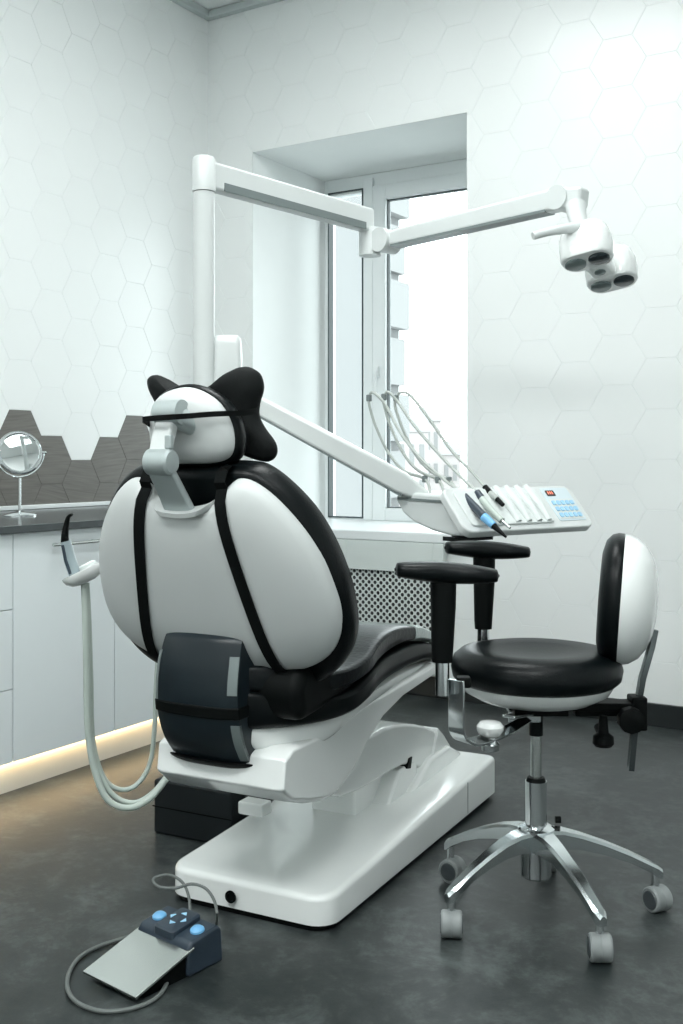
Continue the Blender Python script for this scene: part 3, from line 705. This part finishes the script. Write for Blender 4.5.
b = nb(); rings(b, [[T(x, y, z) for y, z in ((.10, .915), (.305, .918), (.306, .911), (.10, .908))] for x in (.0145, .03)]); mk('side_groove', b, M['greystrip'], dt, True, label='grey line along the tray side')
sl = Vector((0, .100, .108)); sl_n = Vector((0, -.108, .100)).normalized()
def PS(x, s, h=0.):                        # point on the sloping panel: s 0 bottom .. 1 top, h above it
    v = Vector((x, 0.+sl.y*s, .836+sl.z*s))+sl_n*h; return T(v.x, v.y, v.z)
def slab(x0, x1, s0, s1, h0, h1, r=.01, k=.147):
    ol = rrect((x0+x1)/2, (s0+s1)/2*k, (x1-x0)/2, (s1-s0)/2*k, r, 5); b = nb()
    rings(b, [[PS(x, s/k, h) for x, s in ol] for h in (h0, h1)]); return b
mk('panel_slab', slab(0, TLN, -.04, 1.03, -.022, .004, .028), M['armwhite'], dt, True, bevel=.006, seg=4)
mk('holder_mat', slab(.03, .34, .08, .95, .0035, .010, .014), M['bagwhite'], dt, True, bevel=.003, seg=3)
for i, x in enumerate((.195, .235, .275, .312)):
    b = nb(); tube(b, [PS(x-.004, .98, .008), PS(x, .5, .014), PS(x+.004, .12, .010)], [.010, .013, .010], 14)
    mk('holder_sleeve', b, M['bagwhite'], dt, True)
kp = mk('key_panel', slab(.365, .475, .12, .96, .0035, .0060, .008), M['keyframe'], dt, True, bevel=.0015)
kb = mk('key_field', slab(.371, .469, .16, .66, .0058, .0068, .004), M['bagwhite'], dt, True)
mk('display', slab(.378, .412, .74, .88, .0058, .0075, .003), M['display'], dt, True)
for q in range(3): mk('digit', slab(.384+q*.008, .388+q*.008, .78, .85, .0075, .0080, .001), M['digit'], dt, True, label='small lit digit')
for i in range(5):
    for j in range(3):
        x = .376+i*.0185; s = .20+j*.155
        mk('key', slab(x, x+.0135, s, s+.10, .0068, .0095, .003), M['paleblue'], dt, True, label='pale blue key')
b = nb(); tube(b, [T(.12, .12, .826), T(.12, .12, .812)], [.05, .045], 24); box(b, T(.10, .10, .810), (.14, .05, .012), Matrix.Rotation(TH+radians(35), 3, 'Z')); mk('tray_mount', b, M['gloss'], dt, True, label='black mount below the tray')

# ---- handpieces with looping hoses
def handpiece(label, pts, rad, mats, peak, left, low, rearx, sheet):
    t = thing('handpiece', label, 'dental handpiece', tuple(W(*pts[0])), 0)
    P = [W(*p) for p in pts]
    for nme, i0, i1, r0, r1, mm, lb in mats:
        mk(nme, tb(smoothpath([P[i] for i in range(i0, i1+1)], 4), [r0, r1], 14), M[mm], t, True, label=lb)
    hs_ = [P[0]]+[W(*p) for p in sheet]+[W(*peak)]+[W(*p) for p in left]+[W(*p) for p in low]+[T(rearx, .20, .930)]
    mk('hose', tb(smoothpath(hs_, 7), .0042, 10), M['hose2'], t, True)
    for p in (left[0], low[-1]):
        c = W(*p); mk('hose_clip', bx(c, (.014, .014, .020)), M['greystrip'], t, True, bevel=.003)
    return t
handpiece('black handpiece with blue ring, leftmost on the instrument tray', [(460, 491, 2.93), (471, 503, 2.88), (484, 517, 2.82), (494, 526, 2.79), (506, 537, 2.75)], 0,
          [('grip', 0, 2, .009, .0125, 'bluegrey', 'dark blue grip'), ('ring', 2, 3, .0125, .0105, 'blue', 'blue ring'), ('tip', 3, 4, .0085, .003, 'matte', 'black tip')],
          (373, 392.5, 3.16), [(369, 398, 3.17), (370, 408, 3.17)], [(376, 427, 3.17), (388, 452, 3.16), (404, 471, 3.13), (425, 479, 3.11)], .05,
          [(447, 482, 2.98), (420, 458, 3.05), (400, 432, 3.10), (385, 404, 3.14)])
handpiece('grey and white handpiece with dark collar, middle of the three on the tray', [(477, 492, 2.93), (482, 499, 2.91), (492, 511, 2.87), (502, 521, 2.83), (510, 528, 2.80)], 0,
          [('collar', 0, 1, .0095, .0105, 'bluegrey', 'dark collar'), ('grip', 1, 3, .0105, .0085, 'hose', None), ('tip', 3, 4, .0055, .003, 'brushed', 'steel tip')],
          (388, 392, 3.15), [(384, 397, 3.16), (384, 405, 3.16)], [(392, 430, 3.15), (405, 456, 3.13), (419, 471, 3.11), (438, 480, 3.09)], .10,
          [(462, 478, 2.98), (437, 452, 3.05), (413, 424, 3.10), (398, 402, 3.14)])
handpiece('short black-ended handpiece, rightmost of the three on the tray', [(485, 487, 2.97), (490, 493, 2.95), (497, 499, 2.93), (503, 505, 2.91)], 0,
          [('collar', 0, 1, .0085, .009, 'matte', 'black collar'), ('grip', 1, 2, .0085, .008, 'hose2', None), ('tip', 2, 3, .007, .006, 'matte', 'black tip')],
          (401, 392.5, 3.14), [(396, 398, 3.15), (395.5, 408, 3.15)], [(404, 432, 3.14), (418, 458, 3.12), (433, 473, 3.10), (449, 480, 3.08)], .15,
          [(472, 472, 3.01), (451, 450, 3.06), (430, 420, 3.10), (411, 396, 3.13)])

# ---- suction holder and hoses on the left
ah = thing('suction_holder', 'white oval suction holder hanging left of the chair', 'holder', W(85, 590, 2.66), 0)
c = W(84, 574, 2.66); mtc = Matrix.Translation(c) @ Matrix.Rotation(TH, 4, 'Z') @ Matrix.Rotation(radians(-26), 4, 'Y')
b = nb(); ol = rrect(0, 0, .054, .040, .038, 8)
rings(b, [[mtc @ Vector((x*k, y*k, z)) for x, y in ol] for k, z in ((.35, -.022), (.7, -.017), (.93, -.006), (1., .004), (1., .010), (.94, .0105), (.88, .006), (.5, .004))])
mk('holder_dish', b, M['white'], ah, True, angle=50)
b = nb(); lathe(b, [(.022, 0), (.024, .012), (.019, .016), (.012, .014)], 20, mtc @ Matrix.Translation((.014, .012, .006))); mk('holder_cup', b, M['bagwhite'], ah, True)
mk('holder_arm', tb(smoothpath([mtc @ Vector((.05, 0, 0)), W(118, 575, 2.72), W(160, 600, 2.85), W(200, 610, 3.0)], 6), .012, 14), M['armwhite'], ah, True)
sh = thing('suction_handpiece', 'grey suction handpiece with curved black nozzle and looping hose', 'suction tube', W(76, 583, 2.66), 0)
mk('nozzle', tb(smoothpath([W(72, 514.5, 2.64), W(68.5, 517, 2.645), W(66.5, 524, 2.65), W(65, 534, 2.65), W(65, 544, 2.655)], 5), [.0035, .005, .007, .009, .011], 12), M['matte'], sh, True, label='curved black nozzle')
mk('grip', tb([W(65.5, 541, 2.655), W(70, 560, 2.66), W(76, 577, 2.66)], [.014, .0165, .0175], 16, sy=.8), M['nozzle'], sh, True)
mk('side_stripe', tb([W(62.5, 545, 2.643), W(65.5, 560, 2.643), W(70.5, 574, 2.645)], .004, 10), M['bluegrey'], sh, True, label='dark blue stripe')
hz = [(84, 583, 2.66), (85.5, 620, 2.66), (86.5, 670, 2.66), (88, 730, 2.66), (95, 772, 2.66), (108, 800, 2.66), (128, 808, 2.67), (148, 800, 2.69), (164, 782, 2.73), (176, 764, 2.78)]
mk('hose', tb(smoothpath([W(*p) for p in hz], 8), .0082, 16), M['hose'], sh, True)
sv = thing('saliva_hose', 'thinner pale hose looping below the holder beside the thick hose', 'hose', W(84, 590, 2.69), 0)
hz = [(87, 583, 2.68), (89, 620, 2.69), (91, 680, 2.69), (93, 740, 2.69), (103, 776, 2.70), (118, 789, 2.71), (135, 786, 2.73), (149, 766, 2.75), (154, 735, 2.76), (156, 690, 2.77), (158, 655, 2.78)]
mk('hose', tb(smoothpath([W(*p) for p in hz], 8), .0062, 14), M['hose'], sv, True)
sv2 = thing('saliva_hose', 'pale hose in the middle, running under the chair housing', 'hose', W(86, 590, 2.67), 0)
hz = [(86, 584, 2.68), (87, 625, 2.675), (88, 680, 2.675), (90.5, 735, 2.675), (99, 773, 2.68), (114, 796, 2.69), (134, 803, 2.70), (153, 793, 2.72), (168, 775, 2.76), (180, 762, 2.80)]
mk('hose', tb(smoothpath([W(*p) for p in hz], 8), .0072, 14), M['hose'], sv2, True)

# ================================================================== FOOT CONTROL
fo = Vector((1.875, -2.485, 0)); fr = radians(-8)
fp = thing('foot_control', 'steel foot pedal with dark blue control head on the floor', 'foot pedal', fo, fr)
def O(x, y, z): return Vector((x, y, z))
b = nb(); prism(b, [(-.128, .010), (.020, .052), (.020, .058), (-.130, .016)], -.082, .080, 'x'); mk('pedal_plate', b, M['brushed'], fp, bevel=.0015)
b = nb(); prism(b, [(-.10, .0), (.02, .0), (.02, .050), (-.11, .012)], -.070, .070, 'x'); mk('pedal_body', b, M['matte'], fp, smooth=False)
b = nb(); prism(b, [(.005, .0), (.005, .055), (.014, .068), (.085, .078), (.098, .070), (.102, .0)], -.080, .078, 'x'); hd_ = mk('control_head', b, M['bluegrey'], fp, bevel=.007, seg=3)
def htop(x, y, dz=0): return Vector((x, y, .068+(y-.014)*.141+dz))
b = nb(); rings(b, [[htop(x, y, z) for x, y in rrect(.0, .046, .030-ins, .040-ins, .008, 4)] for z, ins in ((-.006, 0), (.008, 0), (.011, .003))]); mk('direction_pad', b, M['bluegrey'], hd_, angle=40)
for dx, dy, r in ((0, .018, 0), (-.018, 0, 90), (0, -.018, 180), (.018, 0, 270)):
    a = radians(r); tri = [(0, .006), (-.008, -.003), (.008, -.003)]
    pts = [(dx+x*cos(a)-y*sin(a), .048+dy+x*sin(a)+y*cos(a)) for x, y in tri]
    b = nb(); rings(b, [[htop(x, y, z) for x, y in pts] for z in (.0105, .0125)]); mk('arrow_key', b, M['paleblue'], hd_, label='pale blue arrow')
for x, y in ((-.056, .046), (.055, .050)):
    b = nb(); lathe(b, [(.015, 0), (.0145, .004), (.010, .008), (.003, .0095)], 24, Matrix.Translation(htop(x, y, 0)) @ Matrix.Rotation(radians(8), 4, 'X')); mk('round_button', b, M['blue'], hd_, label='light blue round button')
def OZ(px, py, z):                           # world point on a height
    d = (CAM.z-z)*F/(py-HY); return W(px, py, d)
ca = [W(190, 912, 2.25)+Vector((0, 0, -.01)), W(189, 898, 2.28), W(183, 883, 2.30), W(170, 875, 2.31), W(157, 877, 2.30), W(153, 881, 2.29), W(160, 887, 2.28), W(176, 888, 2.27), W(191, 884, 2.26), W(205, 888, 2.25), W(214, 900, 2.22), W(217, 915, 2.19), OZ(216, 928, .02)]
mk('cable', tb(smoothpath(ca, 6), .0032, 10), M['cable'], fp, True)
cb = [OZ(150, 930, .006), OZ(125, 938, .005), OZ(100, 946, .005), OZ(80, 957, .005), OZ(69, 973, .005), OZ(68, 990, .005), OZ(78, 1003, .005), OZ(100, 1011, .005), OZ(125, 1010, .005), OZ(148, 1003, .005), OZ(162, 992, .005), OZ(170, 975, .006)]
mk('cable', tb(smoothpath(cb, 6), .0042, 10), M['cable'], fp, True)

# ================================================================== STOOL (local: +y front = to the left in view, +x away)
SO = W(536, 458, 2.43); SR = TH+pi/2
st = thing('dental_stool', 'black round-seated stool with armrests and chrome five-star base', 'stool', (SO.x, SO.y, 0), SR)
# convert room angles to local: local = room - SR
legs = [106+72*k for k in range(5)]
legs = [105, 167, 243.6, 321.7, 32.5]; LR = [.26, .252, .246, .258, .277]
b = nb(); lathe(b, [(.030, .078), (.034, .082), (.034, .15), (.040, .165), (.042, .19), (.030, .197)], 32); mk('hub', b, M['chrome'], st)
for i, a in enumerate(legs):
    la = radians(a)-SR; dx, dy = cos(la), sin(la); q = Vector((-dy, dx, 0)); D = Vector((dx, dy, 0))
    R = []
    for r, w, z1, h in ((.025, .056, .188, .045), (.06, .046, .186, .038), (.10, .039, .176, .032), (.15, .034, .157, .026), (.20, .031, .134, .022), (.24, .029, .112, .022), (.256, .026, .103, .026), (.266, .016, .094, .020)):
        c = D*(r if r < .1 else .1+(r-.1)*(LR[i]-.1)/.156); R.append([c+q*(w/2)+Vector((0, 0, z1-h)), c+q*(w/2)+Vector((0, 0, z1-.006)), c+q*(w/2-.006)+Vector((0, 0, z1)), c-q*(w/2-.006)+Vector((0, 0, z1)), c-q*(w/2)+Vector((0, 0, z1-.006)), c-q*(w/2)+Vector((0, 0, z1-h))])
    b = nb(); rings(b, R); mk('leg', b, M['polished'], st, angle=30)
    cc = D*(LR[i]-.004)
    cs = mk('caster', tb([cc+Vector((0, 0, .085)), cc+Vector((0, 0, .050))], [.008, .010], 12), M['chrome'], st)
    ax = Vector([(.3, 1, 0), (-.8, .6, 0), (.10, 1, 0), (.06, 1, 0), (-.45, .9, 0)][i]).normalized()
    wc = cc+Vector((0, 0, .0285))+Vector((-ax.y, ax.x, 0))*.006
    b = nb(); tube(b, [wc+ax*o_ for o_ in (-.0225, -.019, -.001, 0, .001, .019, .0225)], [.0255, .0285, .0285, .0278, .0285, .0285, .0255], 28); mk('wheel', b, M['caster'], cs)
    for s in (-1, 1): mk('wheel_cap', tb([wc+ax*s*.022, wc+ax*s*.0242], [.0215, .020], 24), M['casterhub'], cs, label='dark wheel cap')
mk('outer_column', tb([(0, 0, .18), (0, 0, .296)], .0242, 32), M['chrome'], st)
mk('column_ring', tb([(0, 0, .294), (0, 0, .304)], [.0235, .019], 28), M['matte'], st, label='black ring')
mk('gas_lift', tb([(0, 0, .30), (0, 0, .45)], .0125, 24), M['brushed'], st)
b = nb(); tube(b, [(.03, -.05, .197), (.03, -.062, .197)], .008, 12); mk('lock_screw', b, M['matte'], st)
# seat
b = nb(); lathe(b, [(.09, .480), (.130, .484), (.163, .502), (.175, .522), (.177, .538)], 56); mk('seat_pan', b, M['white'], st, label='white pan below the seat')
b = nb(); lathe(b, [(.15, .522), (.178, .524), (.189, .534), (.193, .556), (.187, .578), (.170, .592), (.143, .597), (.10, .593), (.05, .589), (.004, .588)], 64); mk('seat', b, M['leather'], st, angle=80, label='black leather round seat')
# mechanism
b = nb(); box(b, (0, -.09, .468), (.05, .27, .018)); box(b, (0, 0, .468), (.14, .12, .02)); mk('seat_plate', b, M['matte'], st, bevel=.003, label='black steel plate under the seat')
b = nb(); box(b, (.0, .03, .448), (.055, .075, .028)); mk('clamp_block', b, M['chrome'], st, bevel=.004)
mk('upper_tube', tb([(0, 0, .40), (0, 0, .47)], .016, 20), M['gloss'], st)
b = nb(); bar(b, [(-.05, .02, .462), (-.10, .06, .468), (-.14, .085, .475)], .030, .006); mk('height_lever', b, M['chrome'], st, bevel=.002)
# arm supports and pads
def armrest(px0, post, mirror=1, bracket=None, padc=None, padrot=0):
    ax_, ay = post
    a = mk('armrest', tb([(ax_, ay, .785), (ax_, ay, .72), (ax_, ay+.002, .63), (ax_, ay+.002, .608)], [.0275, .026, .0225, .021], 20, sy=.85), M['matte'], st, label='black plastic arm post')
    mk('arm_tube', tb([(ax_, ay+.002, .62), (ax_, ay+.002, .540)], .0145, 18), M['chrome'], a)
    ol = smoothpath([(-.112, 0, .004), (-.10, .030, .022), (-.06, .042, .030), (0, .034, .032), (.06, .036, .028), (.095, .026, .02), (.105, 0, .012)], 5)
    bm = nb(); RR = []
    for p in ol:
        wv = max(p.y, .004); th_ = .011+.011*max(0, cos(p.x*13)); r = []
        zc = .803+.006*(p.x/.1)
        for k in range(20):
            t = 2*pi*k/20; r.append(Vector((sgnpow(cos(t), .8)*wv, p.x, zc+sgnpow(sin(t), .8)*th_*min(1, wv/.02))))
        RR.append(r)
    rings(bm, RR); bm.transform(Matrix.Translation((padc[0], padc[1], padc[2])) @ Matrix.Rotation(padrot, 4, 'Z'))
    mk('arm_pad', bm, M['leather'], a, angle=70, label='black padded arm pad')
    return a
a1 = armrest(0, (-.22, .232), padc=(-.22, .228, -.010), padrot=0)
BP = smoothpath([(-.226, .206, .572), (-.226, .205, .55), (-.226, .205, .50), (-.223, .203, .462), (-.207, .184, .440), (-.17, .147, .432), (-.10, .08, .436), (-.02, .02, .444)], 4)
b = nb(); bar(b, BP, [.042 if k < 16 else max(.022, .042-.002*(k-16)) for k in range(len(BP))], .006, (.66, -.75, .3)); mk('arm_bracket', b, M['chrome'], a1, bevel=.0015, label='chrome flat bracket')
mk('bracket_clamp', bx((-.215, .190, .566), (.030, .030, .022)), M['matte'], a1, bevel=.004)
b = nb(); lathe(b, [(.010, .432), (.024, .440), (.029, .450), (.029, .458), (.022, .466), (.008, .469)], 28, Matrix.Translation((-.15, .125, 0))); mk('clamp_knob', b, M['white'], a1, label='white oval knob')
b = nb(); lathe(b, [(.014, .405), (.019, .407), (.020, .420), (.016, .424), (.012, .434)], 24, Matrix.Translation((-.15, .125, 0))); mk('clamp_nut', b, M['chrome'], a1)
a2 = armrest(0, (.21, .090), padc=(.21, .085, .000), padrot=radians(6))
b = nb(); bar(b, smoothpath([(.21, .098, .56), (.21, .085, .50), (.20, .07, .455), (.12, .04, .445), (.02, .01, .446)], 4), .030, .0055, (1, 0, .2)); mk('arm_bracket', b, M['chrome'], a2, bevel=.0015, label='chrome flat bracket')
# backrest
bt = Matrix.Translation((.0, -.187, .710)) @ Matrix.Rotation(radians(-15.5), 4, 'Z') @ Matrix.Rotation(radians(4), 4, 'X')
def oval(k, y, a=.158, c=.149, n=48): return [bt @ Vector((a*k*sgnpow(cos(2*pi*i/n), .9), y, c*k*sgnpow(sin(2*pi*i/n), .9))) for i in range(n)]
b = nb(); rings(b, [oval(.3, .043), oval(.7, .041), oval(.88, .034), oval(.97, .022), oval(1., .008), oval(.995, -.004), oval(.97, -.010)]); mk('backrest', b, M['leather'], st, angle=80, label='black leather round back pad')
b = nb(); rings(b, [oval(.985, -.004), oval(.985, -.012), oval(.95, -.032), oval(.86, -.052), oval(.70, -.069), oval(.5, -.080), oval(.3, -.085), oval(.1, -.087)]); mk('backrest_shell', b, M['white'], st, angle=80, label='white shell behind the back pad')
mk('backrest_bar', bar(nb(), [(.0, -.215, .32), (.0, -.226, .44), (.0, -.242, .53), (.0, -.262, .60), (.0, -.27, .64)], .020, .013, (0, 1, 0)), M['darkchrome'], st, bevel=.001)
b = nb(); box(b, (0, -.230, .452), (.05, .035, .075)); mk('bar_clamp', b, M['matte'], st, bevel=.004, label='black clamp on the back bar')
b = nb(); box(b, (0, -.15, .458), (.045, .13, .022)); mk('rear_rail', b, M['matte'], st, bevel=.003)
for x, y, z, r in ((-.055, -.200, .448, .029), (-.045, -.142, .405, .024)):
    b = nb(); tube(b, [(x+.05, y, z+(.012 if r < .025 else 0)), (x+.01, y, z)], .009, 12)
    if r > .025: tube(b, [(x+.012, y, z), (x+.008, y, z), (x-.014, y, z), (x-.018, y, z)], [r*.8, r, r, r*.75], 10)
    else: tube(b, [(x, y, z-.018), (x, y, z-.012), (x, y, z+.004), (x, y, z+.012), (x, y, z+.05)], [r*.8, r, r*.95, r*.5, .009], 20)
    mk('adjust_knob', b, M['matte'], st, label='black knob')

# ================================================================== LIGHT
w = bpy.data.worlds.new('sky'); SC.world = w; w.use_nodes = True
bg = w.node_tree.nodes['Background']
tcw = w.node_tree.nodes.new('ShaderNodeTexCoord'); spx = w.node_tree.nodes.new('ShaderNodeSeparateXYZ'); rmp = w.node_tree.nodes.new('ShaderNodeValToRGB')
w.node_tree.links.new(tcw.outputs['Generated'], spx.inputs['Vector']); w.node_tree.links.new(spx.outputs['Z'], rmp.inputs['Fac'])
rmp.color_ramp.elements[0].color = (.92, .965, .97, 1); rmp.color_ramp.elements[1].color = (.94, .98, .99, 1)
w.node_tree.links.new(rmp.outputs['Color'], bg.inputs['Color']); bg.inputs['Strength'].default_value = 5.4
pl = bpy.data.lights.new('window_portal', 'AREA'); pl.shape = 'RECTANGLE'; pl.size = 1.12; pl.size_y = 1.8; pl.cycles.is_portal = True
po_ = link(bpy.data.objects.new('window_portal', pl)); po_.location = ((WX0+WX1)/2, WY+.12, 1.6); po_.rotation_euler = (-pi/2, 0, 0)

SC.view_settings.view_transform = 'Standard'; SC.view_settings.look = 'None'
SC.view_settings.gamma = 1; SC.view_settings.use_curve_mapping = False
SC.view_settings.exposure = 0.
SC.cycles.use_denoising = True
SC.cycles.max_bounces = 8; SC.cycles.diffuse_bounces = 5; SC.cycles.glossy_bounces = 4; SC.cycles.transparent_max_bounces = 12
SC.cycles.caustics_reflective = False; SC.cycles.caustics_refractive = False; SC.cycles.sample_clamp_indirect = 4
